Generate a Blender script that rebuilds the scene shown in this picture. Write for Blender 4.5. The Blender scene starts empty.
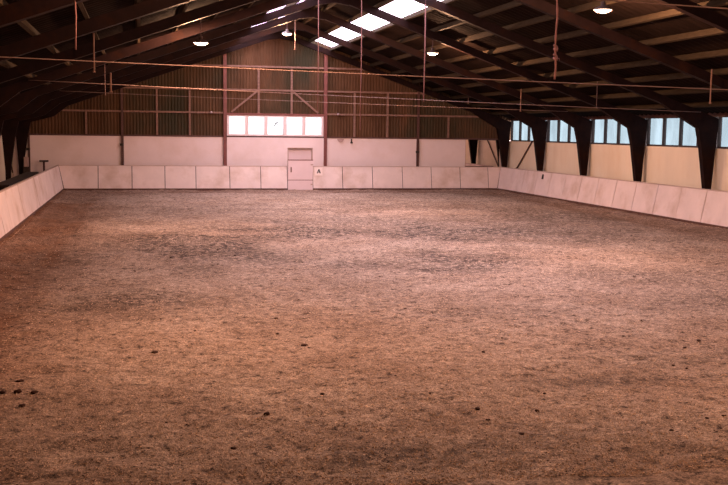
import bpy, bmesh, math, random
import numpy as np
from mathutils import Vector, Matrix
random.seed(4); rng = np.random.default_rng(7)
S = bpy.context.scene
C = S.collection

# ------------------------------------------------------------------ dimensions (metres)
KXL, KXR, KY = -3.28, 16.64, 45.39       # foot of the kickboards
KH, KLEAN = 1.08, 0.216                  # kickboard height, outward lean
WL, WR, WB, WF = -5.45, 17.45, 46.25, -4.0   # inner faces of the building walls
RX, RZ, SL = 6.215, 7.20, 0.3546         # ridge position, rafter top height, roof slope
FY = [46.0 - 4.4656 * k for k in range(10)]  # portal frames from the far gable
ZW = 2.36                                # top of the white walls
def zr(x, dz=0.0): return RZ - SL * abs(x - RX) + dz

# ------------------------------------------------------------------ materials
def new_mat(name):
    m = bpy.data.materials.new(name); m.use_nodes = True
    nt = m.node_tree; b = nt.nodes['Principled BSDF']
    return m, nt, b
def N(nt, t, **k):
    n = nt.nodes.new(t)
    for a, v in k.items(): setattr(n, a, v)
    return n
def noise(nt, scale, detail=4, rough=.55, stretch=(1, 1, 1), coord='Object'):
    tc = N(nt, 'ShaderNodeTexCoord'); mp = N(nt, 'ShaderNodeMapping')
    mp.inputs['Scale'].default_value = stretch
    nt.links.new(tc.outputs[coord], mp.inputs[0])
    n = N(nt, 'ShaderNodeTexNoise')
    n.inputs['Scale'].default_value = scale; n.inputs['Detail'].default_value = detail
    n.inputs['Roughness'].default_value = rough
    nt.links.new(mp.outputs[0], n.inputs['Vector'])
    return n.outputs['Fac']
def ramp(nt, fac, stops):
    r = N(nt, 'ShaderNodeValToRGB'); e = r.color_ramp.elements
    while len(e) < len(stops): e.new(.5)
    for q, (p, c) in zip(e, stops):
        q.position = p; q.color = (*c, 1) if len(c) == 3 else c
    nt.links.new(fac, r.inputs[0]); return r.outputs[0]
def mix(nt, a, b, fac, mode='MIX'):
    m = N(nt, 'ShaderNodeMix', data_type='RGBA', blend_type=mode)
    for sock, v in ((m.inputs[0], fac), (m.inputs[6], a), (m.inputs[7], b)):
        if hasattr(v, 'is_linked'): nt.links.new(v, sock)
        elif isinstance(v, (int, float)): sock.default_value = v
        else: sock.default_value = (*v, 1)
    return m.outputs[2]
def mat(name, col, var=.15, scale=3., rough=.8, metal=0, stretch=(1, 1, 1), bump=0., bscale=40, dirt=None, dscale=1.2, dlo=.5, dhi=.7):
    m, nt, b = new_mat(name)
    c0 = [max(0, v * (1 - var)) for v in col]; c1 = [min(1, v * (1 + var)) for v in col]
    out = ramp(nt, noise(nt, scale, 5, .6, stretch), [(.3, c0), (.7, c1)])
    if dirt:
        d = ramp(nt, noise(nt, dscale, 6, .65, stretch), [(dlo, (0, 0, 0)), (dhi, (1, 1, 1))])
        out = mix(nt, out, dirt, d)
    nt.links.new(out, b.inputs['Base Color'])
    b.inputs['Roughness'].default_value = rough; b.inputs['Metallic'].default_value = metal
    if bump:
        bp = N(nt, 'ShaderNodeBump'); bp.inputs['Strength'].default_value = bump; bp.inputs['Distance'].default_value = .01
        nt.links.new(noise(nt, bscale, 4), bp.inputs['Height']); nt.links.new(bp.outputs[0], b.inputs['Normal'])
    return m

M = {}
M['kick'] = mat('painted_boards', (.76, .635, .63), .07, 1.6, .65, dirt=(.52, .37, .30), dscale=.9, dlo=.5, dhi=.82, bump=.2, bscale=12, stretch=(1, 1, 1))
M['kick_cap'] = mat('painted_cap', (.50, .37, .34), .12, 3, .7)
M['dark_base'] = mat('dark_base_board', (.10, .045, .035), .3, 4, .95)  # dark strip along the foot of the kickboards
M['white_wall'] = mat('limewashed_wall', (.79, .66, .68), .05, .7, .85, dirt=(.66, .51, .47), dscale=.45, dlo=.5, dhi=.8, bump=.15, bscale=8)
M['tan_wall'] = mat('cream_wall', (.82, .70, .56), .06, .8, .85, dirt=(.70, .52, .36), dscale=.5, dlo=.45, dhi=.8, stretch=(1, 1, .4))
M['door'] = mat('painted_door', (.74, .60, .64), .04, 2, .6)
M['frame'] = mat('dark_frame_paint', (.012, .0058, .006), .3, 3, .6, dirt=(.021, .008, .005), dscale=2)
M['post'] = mat('red_oxide_steel', (.17, .050, .046), .25, 3, .6)
M['darkpost'] = mat('dark_red_steel', (.07, .025, .022), .25, 3, .6)
M['rail'] = mat('weathered_rail_timber', (.21, .115, .09), .3, 5, .8, stretch=(1, 6, 6))
M['purlin'] = mat('purlin_timber', (.043, .030, .019), .25, 4, .85, stretch=(6, 1, 6))
M['roof'] = mat('roof_sheet', (.014, .0085, .007), .25, 2, .9, dirt=(.008, .005, .0042), dscale=.8)
M['clad'] = mat('gable_cladding', (.100, .052, .030), .35, 1.1, .85, stretch=(1, 1, .35), dirt=(.045, .040, .026), dscale=.35, dlo=.42, dhi=.62)
M['white_frame'] = mat('white_window_frame', (.72, .60, .62), .05, 4, .5)
M['dark_frame'] = mat('dark_window_frame', (.035, .022, .020), .2, 4, .6)
M['steel'] = mat('dull_wire', (.22, .15, .14), .15, 6, .95)
M['rod'] = mat('pinkish_rod', (.20, .11, .085), .15, 6, .6)
M['rope'] = mat('faded_pink_rope', (.20, .10, .10), .2, 20, .9)
M['shade'] = mat('enamel_shade', (.10, .065, .06), .1, 6, .4)
M['black'] = mat('black_paint', (.018, .012, .012), .2, 5, .6)
M['darkwood'] = mat('dark_stained_timber', (.030, .016, .013), .3, 4, .85)
M['clod'] = mat('dark_damp_clod', (.055, .026, .020), .35, 30, .95)
M['signw'] = mat('white_sign_board', (.80, .68, .66), .03, 5, .5)
M['zinc'] = mat('dull_bracket_metal', (.40, .28, .28), .1, 10, .5, metal=.3)

for n_, v_ in (('frame', .05), ('roof', .03), ('purlin', .05), ('clad', .05), ('steel', .02), ('rod', .1), ('rope', .1), ('clod', .1)):
    M[n_].node_tree.nodes['Principled BSDF'].inputs['Specular IOR Level'].default_value = v_

def glass(name, tint, gloss=.06, milky=0.0):
    m, nt, b = new_mat(name); nt.nodes.remove(b)
    out = nt.nodes['Material Output']
    t = N(nt, 'ShaderNodeBsdfTransparent')
    nt.links.new(ramp(nt, noise(nt, 1.3, 4, .6, (1, 1, .35)), [(.3, [v * .86 for v in tint]), (.7, [min(1, v * 1.1) for v in tint])]), t.inputs[0])
    g = N(nt, 'ShaderNodeBsdfGlossy'); g.inputs['Roughness'].default_value = .15
    s = N(nt, 'ShaderNodeMixShader'); s.inputs[0].default_value = gloss
    nt.links.new(t.outputs[0], s.inputs[1]); nt.links.new(g.outputs[0], s.inputs[2])
    nt.links.new(s.outputs[0], out.inputs['Surface'])
    return m
M['pane_side'] = glass('dusty_blue_pane', (.25, .295, .305), .03)
M['pane_gable'] = glass('clear_pane', (.40, .42, .42))
M['pane_sky'] = glass('clear_roof_sheet', (.84, .78, .86), .03)

m, nt, b = new_mat('mirror_glass'); M['mirror'] = m
nt.links.new(ramp(nt, noise(nt, 2, 3), [(.3, (.62, .53, .50)), (.7, (.74, .64, .60))]), b.inputs['Base Color'])
b.inputs['Metallic'].default_value = 1; b.inputs['Roughness'].default_value = .02

m, nt, b = new_mat('glowing_bulb'); M['bulb'] = m
b.inputs['Base Color'].default_value = (1, .8, .7, 1)
b.inputs['Emission Color'].default_value = (1, .62, .42, 1); b.inputs['Emission Strength'].default_value = 22

# sand: brown shavings and earth, with damp stains held in a vertex attribute
m, nt, b = new_mat('arena_sand'); M['sand'] = m
big = ramp(nt, noise(nt, .55, 6, .62, (1, 1, 1)), [(.35, (.37, .265, .212)), (.65, (.52, .405, .345))])
mid = ramp(nt, noise(nt, 9, 6, .75, (1, 1, 1)), [(.36, (.12, .10, .10)), (.44, (.78, .76, .75)), (.56, (1.05, 1.05, 1.05)), (.72, (1.4, 1.38, 1.36))])
fin = ramp(nt, noise(nt, 34, 5, .85, (1, 1, 1)), [(.38, (.14, .12, .12)), (.46, (.78, .78, .78)), (.55, (1.12, 1.12, 1.12)), (.66, (2.3, 2.25, 2.1))])
col = mix(nt, big, mid, 1., 'MULTIPLY'); col = mix(nt, col, fin, .85, 'MULTIPLY')
flk = ramp(nt, noise(nt, 3.5, 12, .88), [(.36, (.18, .15, .14)), (.44, (.84, .82, .81)), (.55, (1.06, 1.06, 1.06)), (.68, (1.35, 1.32, 1.28))])
col = mix(nt, col, flk, 1., 'MULTIPLY')
at = N(nt, 'ShaderNodeAttribute', attribute_name='damp')
spk = ramp(nt, noise(nt, 6, 7, .8), [(.45, (1, 1, 1)), (.57, (.10, .10, .10))])
mm = N(nt, 'ShaderNodeMath', operation='MULTIPLY'); nt.links.new(at.outputs['Fac'], mm.inputs[0]); nt.links.new(spk, mm.inputs[1])
col = mix(nt, col, (.055, .038, .034), mm.outputs[0])
mt = N(nt, 'ShaderNodeAttribute', attribute_name='track_edges')
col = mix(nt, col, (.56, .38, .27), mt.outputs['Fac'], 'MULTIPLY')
nt.links.new(col, b.inputs['Base Color']); b.inputs['Roughness'].default_value = .95
b.inputs['Specular IOR Level'].default_value = .2
bp = N(nt, 'ShaderNodeBump'); bp.inputs['Strength'].default_value = .9; bp.inputs['Distance'].default_value = .03
nt.links.new(noise(nt, 14, 8, .75), bp.inputs['Height']); nt.links.new(bp.outputs[0], b.inputs['Normal'])

# ------------------------------------------------------------------ mesh helpers
def obj(name, bm, m, parent=None, smooth=False):
    me = bpy.data.meshes.new(name); bmesh.ops.recalc_face_normals(bm, faces=bm.faces)
    bm.to_mesh(me); bm.free()
    if smooth: me.polygons.foreach_set('use_smooth', [True] * len(me.polygons))
    me.materials.append(M[m] if isinstance(m, str) else m)
    o = bpy.data.objects.new(name, me); C.objects.link(o)
    if parent: o.parent = parent
    return o
def box(bm, x0, x1, y0, y1, z0, z1, bev=0, rot=None, at=None):
    g = bmesh.ops.create_cube(bm, size=1)['verts']
    c = Vector(((x0 + x1) / 2, (y0 + y1) / 2, (z0 + z1) / 2))
    bmesh.ops.scale(bm, vec=(x1 - x0, y1 - y0, z1 - z0), verts=g)
    if bev:
        ed = list({e for v in g for e in v.link_edges})
        r = bmesh.ops.bevel(bm, geom=ed, offset=bev, segments=1, affect='EDGES'); g = list({v for f in r['faces'] for v in f.verts} | {v for v in g if v.is_valid})
    bmesh.ops.translate(bm, vec=c, verts=g)
    return bm
def prism_y(bm, pts, y0, y1):      # outline in x,z pulled along y
    a = [bm.verts.new((x, y0, z)) for x, z in pts]; b = [bm.verts.new((x, y1, z)) for x, z in pts]
    bm.faces.new(a); bm.faces.new(b[::-1]); n = len(pts)
    for i in range(n): bm.faces.new((a[i], a[(i + 1) % n], b[(i + 1) % n], b[i]))
    return bm
def hexa(bm, a, b):                # two quads of points
    va = [bm.verts.new(p) for p in a]; vb = [bm.verts.new(p) for p in b]
    bm.faces.new(va); bm.faces.new(vb[::-1])
    for i in range(4): bm.faces.new((va[i], va[(i + 1) % 4], vb[(i + 1) % 4], vb[i]))
    return bm
def tube(bm, pts, r, seg=8):
    pts = [Vector(p) for p in pts]; rings = []
    for i, p in enumerate(pts):
        d = (pts[min(i + 1, len(pts) - 1)] - pts[max(i - 1, 0)]).normalized()
        u = d.cross(Vector((0, 0, 1)) if abs(d.z) < .9 else Vector((0, 1, 0))).normalized(); w = d.cross(u)
        rr = r[i] if isinstance(r, (list, tuple)) else r
        rings.append([bm.verts.new(p + (u * math.cos(t) + w * math.sin(t)) * rr) for t in [2 * math.pi * k / seg for k in range(seg)]])
    for a, b in zip(rings, rings[1:]):
        for k in range(seg): bm.faces.new((a[k], a[(k + 1) % seg], b[(k + 1) % seg], b[k]))
    bm.faces.new(rings[0]); bm.faces.new(rings[-1][::-1])
    return bm
def beam(bm, p, q, w, d):          # rectangular bar between two points in the x,z plane; w along y, d across
    p, q = Vector(p), Vector(q); t = (q - p).normalized(); n = Vector((-t.z, 0, t.x)) if abs(t.y) < .5 else Vector((0, 0, 1))
    s = t.cross(n).normalized()
    c = lambda a: [a + n * d / 2 + s * w / 2, a + n * d / 2 - s * w / 2, a - n * d / 2 - s * w / 2, a - n * d / 2 + s * w / 2]
    return hexa(bm, c(p), c(q))
def lathe(bm, prof, seg=24, at=(0, 0, 0)):
    rings = [[bm.verts.new((at[0] + r * math.cos(2 * math.pi * k / seg), at[1] + r * math.sin(2 * math.pi * k / seg), at[2] + z)) for k in range(seg)] for r, z in prof]
    for a, b in zip(rings, rings[1:]):
        for k in range(seg): bm.faces.new((a[k], a[(k + 1) % seg], b[(k + 1) % seg], b[k]))
    return bm
def nb(): return bmesh.new()
def thing(name, label, cat, loc=(0, 0, 0), group=None):
    o = bpy.data.objects.new(name, None); C.objects.link(o); o.location = loc; o.empty_display_size = .2
    o['label'] = label; o['category'] = cat
    if group: o['group'] = group
    return o
def tag(o, label, cat, group=None, kind=None):
    o['label'] = label; o['category'] = cat
    if group: o['group'] = group
    if kind: o['kind'] = kind
    return o
def part(name, bm, m, root, smooth=False):   # built in world space, kept there under a root that may be elsewhere
    o = obj(name, bm, m, root, smooth)
    off = root.location.copy(); q = root.parent
    while q: off += q.location; q = q.parent
    if off.length > 0:
        o.data.transform(Matrix.Translation(-off))
    return o
def struct(name, bm, m, parent=None, smooth=False):
    o = obj(name, bm, m, parent, smooth)
    if not parent: o['kind'] = 'structure'
    return o

# ------------------------------------------------------------------ floor (uneven footing)
def vnoise(X, Y, s, seed):
    r = np.random.default_rng(seed); G = r.random((512, 512))
    x = X * s + 100; y = Y * s + 100; xi = np.floor(x).astype(int); yi = np.floor(y).astype(int)
    fx = x - xi; fy = y - yi; fx = fx * fx * (3 - 2 * fx); fy = fy * fy * (3 - 2 * fy)
    g = lambda a, b: G[a % 512, b % 512]
    return (g(xi, yi) * (1 - fx) + g(xi + 1, yi) * fx) * (1 - fy) + (g(xi, yi + 1) * (1 - fx) + g(xi + 1, yi + 1) * fx) * fy
xs = np.arange(WL - .1, WR + .11, .085)
ys = [WF - .1]; 
while ys[-1] < WB + .1: ys.append(ys[-1] + (.3 if ys[-1] < 5 else .055 + .0022 * max(0, ys[-1] - 7)))
ys = np.array(ys); X, Y = np.meshgrid(xs, ys)
Z = (vnoise(X, Y, 7, 1) - .5) * .030 + (vnoise(X, Y, 3.1, 2) - .5) * .040 + (vnoise(X, Y, .7, 3) - .5) * .05 + (vnoise(X, Y, 12, 4) - .5) * .014
dk = np.minimum(np.minimum(X - KXL, KXR - X), KY - Y)          # distance from the kickboards
Z += .015 * np.exp(-(np.clip(dk, 0, 9) / .35) ** 2) - .04 * np.exp(-((dk - 1.1) / .5) ** 2)
Z -= .02
nx, ny = len(xs), len(ys)
co = np.stack([X, Y, Z], -1).reshape(-1, 3)
ii = (np.arange(ny - 1)[:, None] * nx + np.arange(nx - 1)[None]).reshape(-1)
faces = np.stack([ii, ii + 1, ii + nx + 1, ii + nx], -1)
me = bpy.data.meshes.new('floor'); me.vertices.add(len(co)); me.vertices.foreach_set('co', co.reshape(-1))
me.loops.add(faces.size); me.loops.foreach_set('vertex_index', faces.reshape(-1))
me.polygons.add(len(faces)); me.polygons.foreach_set('loop_start', np.arange(0, faces.size, 4)); me.update()
me.polygons.foreach_set('use_smooth', [True] * len(faces))
damp = np.zeros_like(X)
def blot(cx, cy, rx, ry, a, rot=0.0):
    c, s = math.cos(rot), math.sin(rot); dx = (X - cx) * c + (Y - cy) * s; dy = -(X - cx) * s + (Y - cy) * c
    global damp
    d = np.sqrt((dx / rx) ** 2 + (dy / ry) ** 2) + (vnoise(X, Y, .9, 11) - .5) * .9 + (vnoise(X, Y, 2.3, 12) - .5) * .5
    damp = np.maximum(damp, a * np.clip(1.25 - d, 0, 1))
for q in ((.8, 24.4, 2.0, 4.0, 1.1), (2.3, 22, 1.6, 1.8, .8), (3.9, 27.0, 2.6, 2.0, 1.1), (6.4, 29.5, 4.0, 3.0, .6), (8.0, 26.0, 3.4, 3.0, .9), (6.4, 20.2, 2.2, 2.0, .9),
          (11.2, 26, 3.0, 4.6, .65), (-.2, 16.2, 1.3, 1.5, .65), (2.3, 34, 3, 3, .45), (9.5, 35.5, 5, 3, .5), (12.7, 31.5, 2.6, 5, .6), (8.9, 18.0, 2.2, 1.4, .5), (5.2, 10.2, 1.1, .35, .75), (6.9, 11, 1.5, .6, .4),
          (2.2, 8.1, 1.2, .45, .7), (3.6, 8.4, .8, .5, .4), (9.4, 14.2, 1.8, 1.1, .45), (13, 21, 1.6, 2.4, .4), (5.6, 14.6, 1.2, .5, .35)): blot(*q)
damp = np.clip(damp + .3 * np.clip(vnoise(X, Y, .5, 21) * 2 - .9, 0, 1), 0, 1)
dsd = np.minimum(X - KXL, KXR - X); dbk = KY - Y; RR = 5.5
drd = np.where((dsd < RR) & (dbk < RR), RR - np.hypot(RR - dsd, RR - dbk), np.minimum(dsd, dbk))
band = np.exp(-((drd - 1.3 - .5 * (vnoise(X, Y, .35, 51) - .5)) / .38) ** 2) * .55 * (.5 + .8 * vnoise(X, Y, .8, 52))
track_edges = np.maximum(band, .7 * np.clip(1.1 - np.abs(dk - .9) / (1.0 + .9 * vnoise(X, Y, .5, 31)), 0, 1) * .75 * (.6 + .6 * vnoise(X, Y, 1.1, 33))) + (dk < .12) * .5 + .45 * np.clip(1.2 - (X - KXL) / (2.2 + 1.2 * vnoise(X, Y, .3, 41)), 0, 1) * (Y < 38)  # worn track, plus darker floor along the left side and kickboard foot
for nme, arr in (('damp', damp), ('track_edges', np.clip(track_edges, 0, 1))):
    a = me.attributes.new(nme, 'FLOAT', 'POINT'); a.data.foreach_set('value', arr.reshape(-1).astype(np.float32))
me.materials.append(M['sand']); floor = bpy.data.objects.new('floor', me); C.objects.link(floor); floor['kind'] = 'structure'
def zf(x, y):
    i = min(max(int(round((x - xs[0]) / .085)), 0), nx - 1); j = int(np.argmin(abs(ys - y))); return float(Z[j, i])

# ------------------------------------------------------------------ walls
T = .2
DX0, DX1, DZ = 6.64, 7.83, 1.90
bm = nb()
for a, b_ in ((WL - T, DX0), (DX1, WR + T)): box(bm, a, b_, WB, WB + T, -.15, ZW)
box(bm, DX0, DX1, WB, WB + T, DZ, ZW)
box(bm, 3.70, 8.46, WB - .05, WB, DZ, ZW); box(bm, 3.70, DX0, WB - .05, WB, -.1, DZ); box(bm, DX1, 8.46, WB - .05, WB, -.1, DZ)
wb = struct('wall_back', bm, 'white_wall')
def corr(bm, P, s0, s1, pitch, amp, f, m=None):
    pass
def cladding(bm, x0, x1, zb, y0=WB):
    n = int((x1 - x0) / .035); pa = pb = None
    for i in range(n + 1):
        x = x0 + (x1 - x0) * i / n; ph = (x / .14) % 1
        y = y0 + (.0 if ph < .3 else .03 if .45 < ph < .85 else .03 * ((ph - .3) / .15 if ph < .45 else (1 - ph) / .15))
        a = bm.verts.new((x, y, zb)); b_ = bm.verts.new((x, y, zr(x, .22)))
        if pa: bm.faces.new((pa, a, b_, pb))
        pa, pb = a, b_
    return bm
bm = nb(); cladding(bm, WL - T, 3.86, ZW); cladding(bm, 3.86, 8.32, 3.36); cladding(bm, 8.32, WR + T, ZW)
struct('cladding', bm, 'clad', wb)
# doorway recess behind the gate
bm = nb(); box(bm, DX0, DX1, WB + .13, WB + .17, 0, DZ)
d1 = struct('door_1', bm, 'door')
bm = nb(); box(bm, DX0, DX0 + .05, WB, WB + .12, 0, DZ); box(bm, DX1 - .05, DX1, WB, WB + .12, 0, DZ); box(bm, DX0 + .05, DX1 - .05, WB, WB + .12, DZ - .05, DZ)
struct('door_frame', bm, 'kick_cap', d1)

bm = nb(); box(bm, WR, WR + T, WF, WB, -.15, 2.31)
wr = struct('wall_right', bm, 'tan_wall')
bm = nb(); box(bm, WR - .02, WR + T, WF, WB, 3.30, 3.50)
struct('wall_plate', bm, 'darkpost', wr)
bm = nb(); box(bm, WL - T, WL, WF, WB, -.15, ZW)
wl = struct('wall_left', bm, 'tan_wall')
bm = nb()
n = int((WB - WF) / .035); pa = pb = None
for i in range(n + 1):
    y = WF + (WB - WF) * i / n; ph = (y / .14) % 1; x = WL - (.0 if ph < .4 else .03)
    a = bm.verts.new((x, y, ZW)); b_ = bm.verts.new((x, y, 3.5))
    if pa: bm.faces.new((pa, a, b_, pb))
    pa, pb = a, b_
struct('cladding', bm, 'clad', wl)
bm = nb(); box(bm, WL - T, WR + T, WF - T, WF, -.15, 3.3); prism_y(bm, [(WL - T, 3.3), (WR + T, 3.3), (RX, zr(RX, .1))], WF - T, WF)
struct('wall_front', bm, 'clad')
bm = nb(); box(bm, WL, WR, WB - .03, WB, ZW, ZW + .07)
bm2 = bm; struct('trim_1', bm2, 'darkpost')
bm = nb(); box(bm, 3.80, 8.36, WB - .09, WB + .02, 3.36, 3.46)
struct('trim_2', bm, 'post')

# ------------------------------------------------------------------ ceiling: corrugated sheets with gaps for the roof lights
bm = nb(); PZ = .15
def roof_strip(x0, x1, yend=WB + .2):
    n = int((yend - WF) / .05); pa = pb = None
    for i in range(n + 1):
        y = WF - .1 + (yend + .1 - WF) * i / n; w = .022 * math.sin(2 * math.pi * y / .3)
        a = bm.verts.new((x0, y, zr(x0, PZ + .03) + w)); b_ = bm.verts.new((x1, y, zr(x1, PZ + .03) + w))
        if pa: bm.faces.new((pa, a, b_, pb))
        pa, pb = a, b_
SKR, SKL = (7.69, 8.66), (3.90, 5.62)
roof_strip(WL - .3, SKL[0]); roof_strip(SKL[1], RX); roof_strip(RX, SKR[0]); roof_strip(SKR[1], WR + .3)
roof_strip(SKL[0], SKL[1], FY[7]); roof_strip(SKR[0], SKR[1], FY[7])
struct('ceiling', bm, 'roof', smooth=True)

# purlins
PX = [6.62, 7.62, 8.60, 9.59, 10.5, 11.5, 12.55, 13.55, 14.5, 15.5, 16.5]
PL = [5.81, 4.92, 3.95, 2.95, 2.0, 1.0, 0.0, -.91, -1.83, -2.8, -3.8, -4.75]
ordn = ['topmost', 'second', 'third', 'fourth', 'fifth', 'sixth', 'seventh', 'eighth', 'ninth', 'tenth', 'eleventh', 'lowest']
for side, lst in (('right', PX), ('left', PL)):
    for i, x in enumerate(lst):
        sg = 1 if x > RX else -1; z = zr(x)
        u = Vector((1, 0, -SL * sg)).normalized(); nn = Vector((u.z * -1, 0, u.x))
        c = Vector((x, 0, z + .005))
        q = [c - u * .035, c + u * .035, c + u * .035 + nn * PZ, c - u * .035 + nn * PZ]
        h = hexa(nb(), [(p.x, WF + .02, p.z) for p in q], [(p.x, WB + .02, p.z) for p in q])
        o = obj('purlin', h, 'purlin')
        nm = 'lowest' if i == len(lst) - 1 else ordn[i]
        extra = {('right', 1): ' above the roof lights', ('right', 2): ' below the roof lights', ('left', 2): ' below the roof lights'}.get((side, i), '')
        tag(o, f'timber purlin, {nm} from ridge on {side} slope{extra}' if nm != 'lowest' else f'long timber purlin, lowest on the {side} roof slope by the eaves', 'purlin', 'purlins under the roof sheets')
o = obj('ridge_beam', prism_y(nb(), [(RX - .06, 7.12), (RX + .06, 7.12), (RX + .06, 7.30), (RX, 7.37), (RX - .06, 7.30)], WF + .02, WB + .02), 'purlin')
tag(o, 'long timber ridge beam at the peak of the roof', 'beam')

# roof lights, one per bay on each slope
wn = 0
for side, (x0, x1) in (('r', SKR), ('l', SKL)):
    for k in range(7):
        y1 = FY[k] - .02 if k else WB; y0 = FY[k + 1] + .02 if k < 9 else WF
        bm = nb(); dz = PZ + .03; nwav = max(8, int((y1 - y0) / .075)); va = vb = None
        for i in range(nwav + 1):
            y = y0 + (y1 - y0) * i / nwav; w = .022 * math.sin(2 * math.pi * y / .3)
            a = bm.verts.new((x0, y, zr(x0, dz) + w)); b_ = bm.verts.new((x1, y, zr(x1, dz) + w))
            if va: bm.faces.new((va, a, b_, vb))
            va, vb = a, b_
        wn += 1; w_ = struct(f'window_{wn}', bm, 'pane_sky')
        bm = nb(); xm = x0 + .82 * (x1 - x0) if side == 'r' else x0 + .2
        tube(bm, [(xm, y0, zr(xm, .10)), (xm, y1, zr(xm, .10))], .012, 6)
        tube(bm, [(x0, y0 + .8, zr(x0, .1)), (x1, y0 + 1.0, zr(x1, .1))], .010, 6)
        struct('support_bar', bm, 'darkpost', w_)

# ------------------------------------------------------------------ portal frames
desc = ['against the far gable wall', 'one bay before the far gable wall', 'two bays before the far gable wall', 'three bays before the far gable wall',
        'whose right foot stands nearest of those in view', 'five bays before the far gable, crossing top right',
        'six bays from the far gable, rafter across the top edge', 'seven bays from the far gable, near the top left corner', 'eight bays from the far gable, high above the sand', 'nearest the front of the hall']
def mirx(pts): return [(2 * RX - x, z) for x, z in pts]
colp = [(17.27, -.1), (17.12, -.1), (17.08, 1.05), (16.88, 2.35), (16.74, 2.93), (17.0, 3.10), (17.43, 3.10), (17.37, 2.3), (17.28, 1.05)]
t0 = 17.42
rafp = [(RX, RZ), (RX, RZ - .25), (15.5, zr(15.5, -.25)), (16.2, 3.23), (16.74, 2.93), (17.0, 3.10), (17.43, 3.10), (t0, zr(t0))]
for k, y in enumerate(FY):
    f = thing('portal_frame', f'dark brown portal frame {desc[k]}', 'roof frame', (RX, y, 0), 'portal frames across the hall')
    w = .10
    for mx in (False, True):
        cp = mirx(colp) if mx else colp; rp = mirx(rafp) if mx else rafp
        if mx:
            cp = [(x - .33, z) for x, z in cp]; rp = [(x - .33, z if z < 3.2 else z) if x < -3.9 else (x, z) for x, z in rp]; rp[-1] = (rp[-1][0], zr(rp[-1][0]))
            rp[3] = (rp[3][0] + .1, 3.19)
        part('column', prism_y(nb(), cp, y - w, y + w), 'frame', f)
        part('rafter', prism_y(nb(), rp, y - w, y + w), 'frame', f)
    bm = nb(); prism_y(bm, [(RX - .45, zr(RX - .45, -.02)), (RX, RZ - .02), (RX + .45, zr(RX + .45, -.02)), (RX + .45, zr(RX + .45, -.27)), (RX, 6.84), (RX - .45, zr(RX - .45, -.27))], y - w - .012, y + w + .012)
    part('ridge_plate', bm, 'frame', f)

# ------------------------------------------------------------------ right hand windows, one per bay
for k in range(9):
    ya, yb = FY[k + 1] + .04, FY[k] - .04
    bm = nb(); x0, x1 = WR, WR + .12; z0, z1 = 2.31, 3.30
    box(bm, x0 + .001, x1, ya, yb, z0 + .001, z0 + .06); box(bm, x0, x1, ya, yb, z1 - .03, z1)
    for i in range(5):
        yy = ya + (yb - ya) * i / 4; box(bm, x0, x1, yy - .028 + (.028 if i == 0 else 0), yy + .028 - (.028 if i == 4 else 0), z0 + .06, z1 - .03)
    wn += 1; w_ = struct(f'window_{wn}', bm, 'dark_frame')
    bm = nb()
    for i in range(4):
        a = ya + (yb - ya) * i / 4 + .035; b_ = ya + (yb - ya) * (i + 1) / 4 - .035
        box(bm, WR + .09, WR + .098, a, b_, z0 + .06, z1 - .03)
    struct('pane', bm, 'pane_side', w_)
bm = nb(); box(bm, WR, WR + T, WF, FY[9] + .1, 2.31, 3.30); struct('wall_panel', bm, 'clad', wr)

# gable window: five bright lights in white frames
wn += 1; gx0, gx1, gz0, gz1 = 3.86, 8.32, 2.43, 3.36
bm = nb(); fw = .09
box(bm, gx0, gx1, WB - .06, WB + .04, gz0, gz0 + .07); box(bm, gx0, gx1, WB - .06, WB + .04, gz1 - .05, gz1)
cx = [3.86, 4.76, 5.64, 6.52, 7.40, 8.32]
for i, x in enumerate(cx):
    a, b_ = (x, x + fw) if i == 0 else (x - fw, x) if i == 5 else (x - .075, x + .075)
    box(bm, a, b_, WB - .06, WB + .04, gz0 + .07, gz1 - .05)
gw = struct(f'window_{wn}', bm, 'white_frame')
bm = nb(); box(bm, gx0 + fw, gx1 - fw, WB, WB + .008, gz0 + .07, gz1 - .05); struct('pane', bm, 'pane_gable', gw)
bm = nb(); y = WB - .012
beam(bm, (6.00, y, 2.88), (6.16, y, 3.07), .01, .035); beam(bm, (6.03, y, 3.04), (6.08, y, 2.98), .01, .02); beam(bm, (6.11, y, 2.99), (6.20, y, 2.93), .01, .02); beam(bm, (6.12, y, 3.02), (6.21, y, 3.05), .01, .02)
tag(obj('window_mark', bm, 'black'), 'small dark slanting mark on the middle pane of the gable window', 'mark')

# ------------------------------------------------------------------ gable posts, studs, rails, braces
def zt(x): return zr(x, -.02)
def gpost(x, w, d, m, label, z0=-.05, z1=None, clips=()):
    t = thing('gable_post', label, 'post', (x, WB - d / 2, 0), 'posts of the gable wall')
    bm = nb(); z1 = z1 or zt(x)
    yb_ = WB - .002
    box(bm, x - w / 2, x + w / 2, yb_ - d, yb_ - d + .02, z0, z1); box(bm, x - w / 2, x + w / 2, yb_ - .02, yb_, z0, z1); box(bm, x - .012, x + .012, yb_ - d + .02, yb_ - .02, z0, z1)
    part('steel_section', bm, m, t)
    for z in clips:
        part('clip', box(nb(), x - .11, x + .05, yb_ - d - .05, yb_ - d - .001, z - .05, z + .05), 'black', t)
gpost(3.77, .15, .14, 'post', 'tall red-brown gable post left of the bright gable window')
gpost(8.40, .15, .14, 'post', 'tall red-brown gable post right of the bright gable window')
gpost(-.78, .11, .10, 'darkpost', 'dark gable post dividing the white wall on the far left', clips=(1.98,))
gpost(12.88, .11, .10, 'darkpost', 'dark gable post dividing the white wall on the far right', clips=(1.75,))
gpost(-4.76, .07, .07, 'darkpost', 'thin dark post at the left end of the gable wall', z1=3.2, clips=(1.75,))
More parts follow.
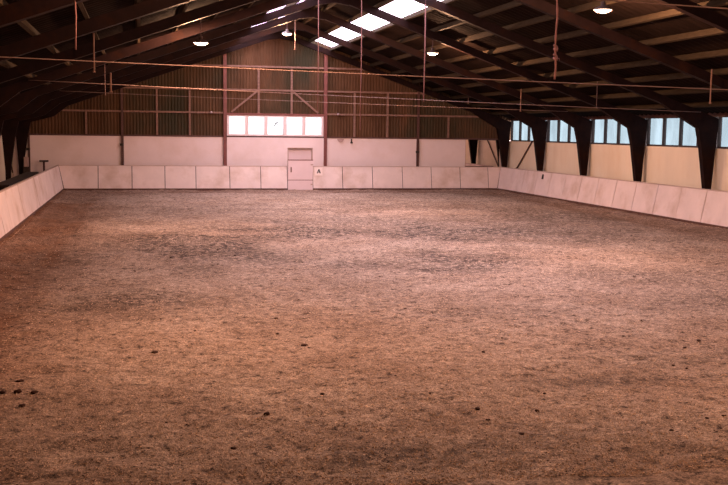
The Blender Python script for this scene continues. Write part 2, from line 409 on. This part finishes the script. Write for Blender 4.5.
studs = [(-2.33, 3.47, 'far left beside the dark post', 2.43), (.74, 4.52, 'left one between dark post and tall post', 2.43), (2.19, 4.52, 'immediately left of the tall left post', 2.43),
         (9.79, 4.55, 'immediately right of the tall right post', 2.43), (11.38, 4.55, 'just left of the far right dark post', 2.43), (14.38, 3.45, 'far right above the corner mirror', 2.43),
         (5.30, 5.55, 'left one above the bright gable window', 3.46), (6.82, 5.55, 'right one above the bright gable window', 3.46)]
for x, z1, lb, z0 in studs:
    o = obj('wall_stud', box(nb(), x - .045, x + .045, WB - .075, WB - .002, z0, z1 - .04), 'rail')
    tag(o, f'vertical timber stud on the gable, {lb}', 'stud', 'studs on the gable cladding')
def rail(x0, x1, z, lb, w=.08):
    o = obj('wall_rail', box(nb(), x0, x1, WB - .09, WB - .002, z - w / 2, z + w / 2), 'rail')
    tag(o, f'horizontal timber rail on the gable, {lb}', 'rail', 'rails on the gable cladding')
rail(3.85, 8.32, 5.57, 'highest one between the two tall posts'); rail(3.85, 8.32, 4.51, 'middle one above the bright window')
rail(1.6, 3.69, 5.57, 'high up left of the tall left post'); rail(8.48, 10.9, 5.57, 'high up right of the tall right post')
rail(-1.9, 3.69, 4.51, 'middle height left of the tall left post'); rail(8.48, 13.9, 4.51, 'middle height right of the tall right post')
rail(-4.6, 3.69, 3.46, 'low one left of the tall left post'); rail(8.48, 16.4, 3.46, 'low one right of the tall right post')
for a, b_, lb in (((4.06, 3.50), (5.24, 4.47), 'left'), ((8.06, 3.50), (6.89, 4.47), 'right')):
    o = obj('diagonal_brace', beam(nb(), (a[0], WB - .05, a[1]), (b_[0], WB - .05, b_[1]), .06, .08), 'rail')
    tag(o, f'pale diagonal timber brace above the {lb} end of the gable window', 'brace')
for x, z, lb in ((3.14, 3.46, 'left of the tall left post'), (8.99, 3.46, 'right of the tall right post')):
    o = obj('insulator', lathe(nb(), [(.001, -.04), (.05, -.04), (.06, 0), (.04, .05), (.001, .06)], 12, (x, WB - .15, z)), 'zinc', smooth=True)
    tag(o, f'small pale round fitting on the low rail {lb}', 'fitting')
bm = nb(); prism_y(bm, [(8.97, 2.33), (9.31, 2.33), (9.22, 2.20), (9.14, 2.17), (9.05, 2.20)], WB - .06, WB - .002)
tag(obj('wall_bracket', bm, 'zinc'), 'small grey wedge-shaped bracket under the edge of the white wall', 'bracket')
bm = nb(); box(bm, 9.63, 9.69, WB - .05, WB - .002, 2.20, 2.34); box(bm, 9.61, 9.72, WB - .05, WB - .002, 2.12, 2.20)
tag(obj('wall_hook', bm, 'black'), 'small dark hook on the white wall beside the grey bracket', 'hook')
# wall braces in the end bays
def ybeam(p, q, w):
    p, q = Vector(p), Vector(q); bm = nb(); tube(bm, [p, q], w, 6); return bm
tag(obj('wall_brace', ybeam((WR - .05, 43.1, 2.33), (WR - .05, 45.3, .75), .035), 'darkpost'), 'thin dark diagonal brace on the right wall in the last bay', 'brace')
tag(obj('wall_brace', ybeam((WL + .05, 43.4, 2.33), (WL + .05, 45.6, .75), .03), 'darkpost'), 'thin dark diagonal brace on the left wall in the last bay', 'brace')

# ------------------------------------------------------------------ corner mirror
mr = thing('wall_mirror', 'large mirror in the far right corner reflecting the right wall', 'mirror', (16.1, WB - .02, 1.7))
part('mirror_glass', hexa(nb(), [(15.27, WB - .030, .9), (16.98, WB - .0455, .9), (16.98, WB - .0365, .9), (15.27, WB - .021, .9)], [(15.27, WB - .030, 2.36), (16.98, WB - .0455, 2.36), (16.98, WB - .0365, 2.36), (15.27, WB - .021, 2.36)]), 'mirror', mr)
part('backing_board', box(nb(), 15.26, 16.99, WB - .02, WB - .003, .89, 2.36), 'kick_cap', mr)

# ------------------------------------------------------------------ kickboards
def kpt(side, s, z, d=0.):     # point on the leaning face; d = outwards
    o_ = KLEAN * z / KH + d
    if side == 'back': return (s, KY + o_, z)
    if side == 'right': return (KXR + o_, s, z)
    return (KXL - o_, s, z)
def kbox(bm, side, s0, s1, z0, z1, d0, d1, e0=None, e1=None):
    lo = [kpt(side, s0, z0, d0), kpt(side, s1, z0, d0), kpt(side, s1, z0, d1), kpt(side, s0, z0, d1)]
    e0 = s0 if e0 is None else e0; e1 = s1 if e1 is None else e1
    hi = [kpt(side, e0, z1, d0), kpt(side, e1, z1, d0), kpt(side, e1, z1, d1), kpt(side, e0, z1, d1)]
    return hexa(bm, lo, hi)
def kick(side, joints, label, flare0=0, flare1=0):
    t = thing('kickboard', label, 'kickboard', {'back': ((joints[0] + joints[-1]) / 2, KY, 0), 'right': (KXR, (joints[0] + joints[-1]) / 2, 0), 'left': (KXL, (joints[0] + joints[-1]) / 2, 0)}[side])
    g = .015
    for i, (a, b_) in enumerate(zip(joints, joints[1:])):
        e0 = a + g - (flare0 if i == 0 else 0); e1 = b_ - g + (flare1 if i == len(joints) - 2 else 0)
        bm = nb(); dd = random.uniform(-.004, .006)
        kbox(bm, side, a + g, b_ - g, .07, KH - .03, dd, .03, e0, e1)
        p_ = part('panel', bm, 'kick', t)
    a, b_ = joints[0], joints[-1]
    part('base_board', kbox(nb(), side, a, b_, -.06, .075, .012, .05), 'dark_base', t)
    part('cap_rail', kbox(nb(), side, a - flare0, b_ + flare1, KH - .03, KH, -.012, .06), 'kick_cap', t)
    part('backing', kbox(nb(), side, a, b_, .0, KH - .03, .032, .05, a - flare0, b_ + flare1), 'darkwood', t)
    for s in joints[1:-1]:
        lo = kpt(side, s, 0, .05); hi = kpt(side, s, KH - .05, .05)
        out = {'back': Vector((0, .35, 0)), 'right': Vector((.18, 0, 0)), 'left': Vector((-.3, 0, 0))}[side]
        # leaning support behind
        dv = Vector((.03, 0, 0)) if side == 'back' else Vector((0, .03, 0))
        lo, hi = Vector(lo), Vector(hi); lo.z = -.05
        q = [lo - dv, lo + dv, lo + dv + out, lo - dv + out]
        part('support', hexa(nb(), q, [hi - dv, hi + dv, hi + dv + out.normalized() * .06, hi - dv + out.normalized() * .06]), 'darkwood', t)
GX0, GX1 = 6.54, 7.71
kick('back', [KXL, -1.83, -.38, 1.05, 2.41, 3.92, 5.32, GX0], 'pale pink painted kickboard across the far end, left of the gate', flare0=KLEAN)
kick('back', [GX1, 9.11, 10.53, 11.97, 13.38, 14.8, 16.2, KXR], 'pale pink painted kickboard across the far end, right of the gate', flare1=KLEAN)
sj = [KY - 1.4885 * i for i in range(30)][::-1]
kick('right', sj, 'long pale leaning kickboard down the right side under the windows', flare1=KLEAN)
kick('left', sj, 'long pale leaning kickboard down the left side of the arena', flare1=KLEAN)

# gate
g = thing('gate', 'pale pink painted gate in the far kickboard below the doorway', 'gate', ((GX0 + GX1) / 2, KY + .05, 0))
a, b_ = GX0 + .015, GX1 - .015; y0 = KY + .02
part('lower_panel', box(nb(), a, b_, y0 - .01, y0 + .035, .0, .43), 'door', g)
part('upper_panel', box(nb(), a, b_, y0, y0 + .04, .46, 1.34), 'door', g)
part('rail', box(nb(), a, b_, y0 - .005, y0 + .035, .432, .458), 'post', g)
part('top_rail', box(nb(), a - .01, b_ + .01, y0 - .012, y0 + .05, 1.342, 1.375), 'post', g)
hb = part('handle', box(nb(), a + .11, a + .16, y0 - .04, y0 - .002, .80, 1.04, .008), 'rod', g)
for z in (.25, 1.15): part('hinge', box(nb(), b_ - .10, b_ + .012, y0 - .02, y0 - .011 if z < .4 else y0 - .001, z - .03, z + .03), 'kick_cap', g)
bm = nb(); box(bm, a, a + .05, y0 + .042, y0 + .09, -.02, 1.33); box(bm, b_ - .05, b_, y0 + .042, y0 + .09, -.02, 1.33)
part('gate_post', bm, 'darkwood', g)

# letter board A
def on_kick_back(bm):
    bmesh.ops.rotate(bm, cent=(0, KY, 0), matrix=Matrix.Rotation(-math.atan(KLEAN / KH), 3, 'X'), verts=bm.verts); return bm
sg = thing('letter_board', 'small white board with a dark letter A right of the gate', 'sign', (7.98, KY, .86))
part('board', on_kick_back(box(nb(), 7.80, 8.17, KY - .022, KY - .006, .66, 1.04)), 'signw', sg)
bm = nb(); y = KY - .026
beam(bm, (7.92, y, .76), (8.00, y, .95), .006, .04); beam(bm, (8.06, y, .76), (8.00, y, .95), .006, .05); beam(bm, (7.95, y, .82), (8.04, y, .82), .006, .03)
part('letter', on_kick_back(bm), 'black', sg)
bm = nb(); bx = KXR + KLEAN * .85 / KH
hexa(bm, [(bx - .035 - .02, 40.19, .76), (bx - .015, 40.19, .76), (bx - .015, 40.32, .76), (bx - .055, 40.32, .76)], [(bx - .01, 40.24, .96), (bx + .02, 40.24, .96), (bx + .02, 40.34, .96), (bx - .01, 40.34, .96)])
tag(obj('letter_plate', bm, 'black'), 'tiny dark mark plate on the right kickboard near the far corner', 'plate')

# ------------------------------------------------------------------ things behind the left kickboard
bn = thing('bench', 'long dark timber bench behind the left kickboard', 'bench', (-4.45, 38.9, 0))
part('seat', box(nb(), -4.62, -4.15, 34.0, 43.8, .80, .86), 'darkwood', bn)
part('front_board', box(nb(), -4.19, -4.15, 34.05, 43.75, .20, .79), 'darkwood', bn)
for y in (34.3, 37.4, 40.5, 43.5): part('leg', box(nb(), -4.60, -4.20, y - .05, y + .05, -.03, .795), 'darkwood', bn)
tp = thing('tap_post', 'small dark T-shaped post behind the far left corner of the kickboards', 'post', (-4.15, 46.0, 0))
part('post', tube(nb(), [(-4.13, 45.95, -.03), (-4.13, 45.95, 1.20)], .045, 10), 'darkpost', tp)
part('cross_bar', tube(nb(), [(-4.32, 45.95, 1.24), (-3.94, 45.95, 1.24)], .04, 10), 'black', tp)
bx_ = tag(obj('box', box(nb(), -4.93, -4.75, 45.60, 45.85, 1.0, 1.42, .01), 'zinc'), 'small grey box on the dark stand in front of the far left column', 'box')
st = tag(obj('box_stand', box(nb(), -4.96, -4.72, 45.58, 45.87, -.03, .998), 'darkwood'), 'dark stand under the small grey box by the far left column', 'stand')

# ------------------------------------------------------------------ wires across the hall
def wz(x, xa, za, xb, zb): return za + (zb - za) * (x - xa) / (xb - xa)
def wire(y, x0, z0, x1, z1, lb, r=.011, sag=.03):
    za_, zb_, xa_, xb_ = z0, z1, x0, x1
    while z0 > zr(x0) - .03: x0 += .02; z0 = wz(x0, xa_, za_, xb_, zb_)
    while z1 > zr(x1) - .03: x1 -= .02; z1 = wz(x1, xa_, za_, xb_, zb_)
    n = 16; pts = [(x0 + (x1 - x0) * i / n, y, z0 + (z1 - z0) * i / n - sag * 4 * (i / n) * (1 - i / n)) for i in range(n + 1)]
    o = obj('span_wire', tube(nb(), pts, r, 6), 'steel', smooth=True); tag(o, lb, 'wire', 'span wires across the hall')
wire(14.74 - .14, -5.1, wz(-5.1, -1.87, 3.76, 9.3, 3.53) - .09, 16.9, wz(16.9, -1.87, 3.76, 9.3, 3.53) - .03, 'wire spanning the hall, highest of the three crossing the photo middle', .008)
wire(28.14 - .14, -5.1, wz(-5.1, -3.59, 3.97, 17.8, 3.39), 16.8, wz(16.8, -3.59, 3.97, 17.8, 3.39), 'wire spanning the hall, upper of the two lower wires', .011)
wire(37.07 - .14, -5.1, 4.04 - .0, 16.8, 3.56, 'wire spanning the hall, lowest in the photo just above the right hand windows', .011)
wire(10.27 - .14, -5.1, 3.66 + .75, 16.9, 3.9, 'wire spanning the hall, crossing the top right corner of the photo', .008)

# hanging rods
def rod(x, y, z0, lb, m='rod', r=.016, z1=None, hook=True):
    t = thing('hanging_rod', lb, 'rod', (x, y, z0), 'rods hanging from the roof')
    z1 = z1 or zr(x) + .0
    part('rod', tube(nb(), [(x, y, z0), (x, y, z1)], r, 8), m, t)
    if hook: part('end_nut', lathe(nb(), [(.001, -.012), (r * 1.9, -.01), (r * 1.9, .02), (.001, .022)], 8, (x, y, z0)), m, t)
rod(-.92, 21.9, 3.88, 'short bright hanging rod below the left purlins, left of its neighbour')
rod(-.92, 34.2, 3.89, 'short pale hanging rod farther back, in front of the orange-lit left rafter', r=.028)
rod(-.95, 29.4, 3.64, 'thin dark hanging rod beside the pale one at left', 'darkpost', .012)
rod(14.15, 23.2, 3.53, 'short pale hanging rod at the far right edge above the last window', r=.018)
rod(14.15, 36.3, 3.54, 'short hanging rod over the first window from the far corner', r=.018)
rod(14.18, 29.8, 3.53, 'thin grey hanging rod above the second pair of side windows', 'darkpost', .014)
rod(14.48, 43.6, 4.0, 'short hanging rod near the gable at right', r=.018)
rod(5.78, 38.3, 5.76, 'short pale hanging rod beside the lamp near the ridge', r=.022)
# long hangers and ropes
def hanger(x, y, z0, lb, r=.01, m='rope'):
    z1 = zr(x) - .01
    tag(obj('rope', tube(nb(), [(x, y, z0), (x + .012, y, (z0 + z1) / 2), (x, y, z1)], r, 8), m, smooth=True), lb, 'cord', 'cords hanging from the roof')
hanger(4.88, 28.055, 3.24, 'thin pink cord hanging in front of the right tall gable post', .012)
hanger(6.11, 28.055, 2.75, 'thin pink cord hanging lowest, just right of the bright gable window', .013)
hanger(7.97, 28.055, 3.57, 'thin pink cord hanging just left of the middle right lamp', .018)
hanger(-.86, 14.65, 3.80, 'thin pink cord hanging at the far left down to the highest wire', .011)
kr = thing('knotted_rope', 'thick pink rope with a knot hanging to the highest wire right of centre', 'rope', (6.29, 14.6, 3.55))
pts = []; rr = []
ztop = zr(6.29) - .02
for i in range(60):
    z = 3.55 + (ztop - 3.55) * i / 59
    x = 6.235 + .008 * math.sin(i * .5); pts.append((x, 14.6 + .004 * math.cos(i), z)); rr.append(.016 + .003 * math.sin(i * 1.9))
part('rope', tube(nb(), pts, rr, 8), 'rope', kr, True)
for z in (3.84, 3.98):
    bm = nb(); ring = [(6.235 + .024 * math.cos(t), 14.6 + .03 * math.sin(t), z + .03 * math.sin(t * 1.0) + .008 * t) for t in [k * .5 for k in range(20)]]
    tube(bm, ring, .014, 6); part('knot', bm, 'rope', kr, True)
part('loose_end', tube(nb(), [(6.25, 14.6, 3.84), (6.29, 14.59, 3.87), (6.30, 14.59, 3.83)], .008, 6), 'rope', kr, True)

# ------------------------------------------------------------------ lamps
LAMPC = (1.0, .52, .29)
def lamp(x, y, lb, P=1.0):
    z = zr(x) - .60
    t = thing('high_bay_lamp', lb, 'lamp', (x, y, z), 'reflector lamps under the roof')
    bm = nb(); lathe(bm, [(.20, 0), (.195, .02), (.16, .06), (.09, .09), (.05, .10), (.05, .18), (.001, .19)], 24, (x, y, z))
    lathe(bm, [(.20, 0), (.188, .018), (.15, .052), (.085, .08), (.001, .085)], 24, (x, y, z))
    part('shade', bm, 'shade', t, True)
    part('bulb', lathe(nb(), [(.001, -.05), (.08, -.042), (.15, -.022), (.180, .010), (.14, .03), (.001, .035)], 24, (x, y, z)), 'bulb', t, True)
    part('stem', tube(nb(), [(x, y, z + .18), (x, y, zr(x) + .1)], .012, 6), 'darkpost', t)
    L = bpy.data.lights.new('lamp_light', 'POINT'); L.energy = 850 * P; L.color = LAMPC; L.shadow_soft_size = .05
    lo = bpy.data.objects.new('light', L); C.objects.link(lo); lo.parent = t; lo.location = (0, 0, -.11)
lamp(1.58, 27.0, 'glowing reflector lamp on the left roof slope')
lamp(9.72, 33.2, 'glowing reflector lamp on the right slope beside the thin cord')
lamp(9.72, 20.3, 'glowing reflector lamp high on the right slope near the top edge')
lamp(5.5, 38.5, 'glowing reflector lamp near the ridge over the far end', .8)
lamp(1.58, 13.5, 'added reflector lamp on the left slope, unseen above the frame, lighting the near sand')  # unseen lamp, added to light the near sand
lamp(9.72, 7.5, 'added reflector lamp on the right slope, unseen above the frame, warming the near sand', 1.25)  # unseen too, continues the right row; added for warm foreground light

# ------------------------------------------------------------------ clods and litter
def clod_mesh(seed):
    r = random.Random(seed); bm = nb(); bmesh.ops.create_icosphere(bm, subdivisions=2, radius=1)
    for v in bm.verts:
        v.co *= r.uniform(.72, 1.18); v.co.z *= .6
    me = bpy.data.meshes.new('clod'); bm.to_mesh(me); bm.free(); me.materials.append(M['clod']); return me
cm = [clod_mesh(i) for i in range(5)]
spots = [(-1.31, 11.18, .05), (-1.27, 10.67, .055), (-1.1, 10.62, .045), (-1.18, 10.22, .04), (-1.42, 10.7, .04), (2.04, 12.62, .05), (1.17, 9.48, .035), (.14, 12.4, .045), (-1.4, 10.1, .03)]
for i in range(70):
    y = 8.2 + 16 * random.random() ** 1.3; x = random.uniform(-.075, .70) * y * .95 + .3
    if x > 15.5: x = 15.0 * random.random()
    spots.append((x, y, random.uniform(.016, .034)))
for i, (x, y, s) in enumerate(spots):
    o = bpy.data.objects.new('clod', cm[i % 5]); C.objects.link(o); s *= .75; o.location = (x, y, zf(x, y) + s * .2)
    o.scale = (s * random.uniform(.9, 1.5), s * 1.2, s * random.uniform(.7, 1.1)); o.rotation_euler = (0, 0, random.uniform(0, 6))
    tag(o, 'small dark clod of earth lying on the sand', 'clod', 'dark clods scattered on the sand')
# shavings, too many to count
def chips(n, pal, seed, name, label, lo, hi):
    r = np.random.default_rng(seed); y = 7.3 + 22 * r.random(n) ** 1.7; x = (r.uniform(-.16, .70, n)) * y; x = np.clip(x, KXL + .1, KXR - .1)
    ix = np.clip(((x - xs[0]) / .085).round().astype(int), 0, nx - 1); iy = np.clip(np.searchsorted(ys, y), 0, ny - 1)
    z = Z[iy, ix]; L = r.uniform(lo, hi, n); Wd = L * r.uniform(.25, .7, n); th = r.uniform(0, 2 * np.pi, n)
    c, s = np.cos(th), np.sin(th); V = np.zeros((n, 4, 3))
    for j, (a, b_, h) in enumerate(((-1, -1, 0), (1, -.8, 0), (.2, 1, .1), (.1, .1, .75))):
        V[:, j, 0] = x + (a * L * c - b_ * Wd * s) / 2; V[:, j, 1] = y + (a * L * s + b_ * Wd * c) / 2; V[:, j, 2] = z + .001 + h * Wd * .6
    F = (np.array([[0, 2, 1], [0, 1, 3], [1, 2, 3], [2, 0, 3]])[None] + 4 * np.arange(n)[:, None, None]).reshape(-1, 3)
    me = bpy.data.meshes.new(name); me.from_pydata(V.reshape(-1, 3).tolist(), [], F.tolist()); me.materials.append(pal)
    o = bpy.data.objects.new(name, me); C.objects.link(o); tag(o, label, 'litter', kind='stuff')
M['chip'] = mat('wood_chip', (.80, .56, .43), .3, 30, .9); M['chipd'] = mat('dark_chip', (.10, .05, .04), .4, 30, .95)
chips(42000, M['chip'], 3, 'wood_shavings', 'pale wood shavings strewn over the brown sand', .008, .034)
chips(14000, M['chipd'], 5, 'earth_crumbs', 'small dark crumbs of earth strewn over the brown sand', .007, .026)

# ------------------------------------------------------------------ daylight
w = bpy.data.worlds.new('overcast'); S.world = w; w.use_nodes = True; nt = w.node_tree
bg = nt.nodes['Background']
nz = N(nt, 'ShaderNodeTexNoise'); nz.inputs['Scale'].default_value = 2.5; nz.inputs['Detail'].default_value = 3
tc = N(nt, 'ShaderNodeTexCoord'); nt.links.new(tc.outputs['Generated'], nz.inputs['Vector'])
r = N(nt, 'ShaderNodeValToRGB'); r.color_ramp.elements[0].position = .3; r.color_ramp.elements[1].position = .7
r.color_ramp.elements[0].color = (.93, .83, .90, 1); r.color_ramp.elements[1].color = (1, .91, .97, 1)
nt.links.new(nz.outputs['Fac'], r.inputs[0]); nt.links.new(r.outputs[0], bg.inputs['Color']); bg.inputs['Strength'].default_value = 9.5
def portal(loc, d, sx, sy, name):
    L = bpy.data.lights.new(name, 'AREA'); L.shape = 'RECTANGLE'; L.size = sx; L.size_y = sy; L.cycles.is_portal = True
    o = bpy.data.objects.new(name, L); C.objects.link(o); o.location = loc; o.rotation_euler = Vector(d).to_track_quat('-Z', 'Y').to_euler()
    return o
for (x0, x1), sgn in ((SKR, 1), (SKL, -1)):
    xm = (x0 + x1) / 2
    L = bpy.data.lights.new('sky_portal', 'AREA'); L.shape = 'RECTANGLE'; L.size = (x1 - x0) * 1.06; L.size_y = WB - FY[7]; L.cycles.is_portal = True
    o = bpy.data.objects.new('sky_portal', L); C.objects.link(o); o.location = (xm, (WB + FY[7]) / 2, zr(xm, PZ + .12)); o.rotation_euler = (0, math.atan(SL) * sgn, 0)
L = bpy.data.lights.new('sky_portal', 'AREA'); L.shape = 'RECTANGLE'; L.size = 1.0; L.size_y = 41; L.cycles.is_portal = True
o = bpy.data.objects.new('sky_portal', L); C.objects.link(o); o.location = (WR + .22, 25.8, 2.8); o.rotation_euler = (0, math.radians(90), 0)
L = bpy.data.lights.new('sky_portal', 'AREA'); L.shape = 'RECTANGLE'; L.size = 4.5; L.size_y = 1; L.cycles.is_portal = True
o = bpy.data.objects.new('sky_portal', L); C.objects.link(o); o.location = (6.1, WB + .2, 2.9); o.rotation_euler = (math.radians(-90), 0, 0)

# ------------------------------------------------------------------ camera
yaw, pit, rol = .219662, .111255, .012074
fw = Vector((math.sin(yaw) * math.cos(pit), math.cos(yaw) * math.cos(pit), -math.sin(pit)))
r_ = Vector((math.cos(yaw), -math.sin(yaw), 0)); u_ = r_.cross(fw)
r2 = r_ * math.cos(rol) + u_ * math.sin(rol); u2 = -r_ * math.sin(rol) + u_ * math.cos(rol)
cam = bpy.data.cameras.new('camera'); cam.sensor_width = 36; cam.lens = 36 * 1002.3 / 728; cam.clip_end = 300
co_ = bpy.data.objects.new('camera', cam); C.objects.link(co_)
mw = Matrix((r2, u2, -fw)).transposed().to_4x4(); mw.translation = Vector((0, 0, 2.733)); co_.matrix_world = mw
S.camera = co_
vs = S.view_settings; vs.view_transform = 'Standard'; vs.look = 'None'; vs.gamma = 1; vs.exposure = .15; vs.use_curve_mapping = False
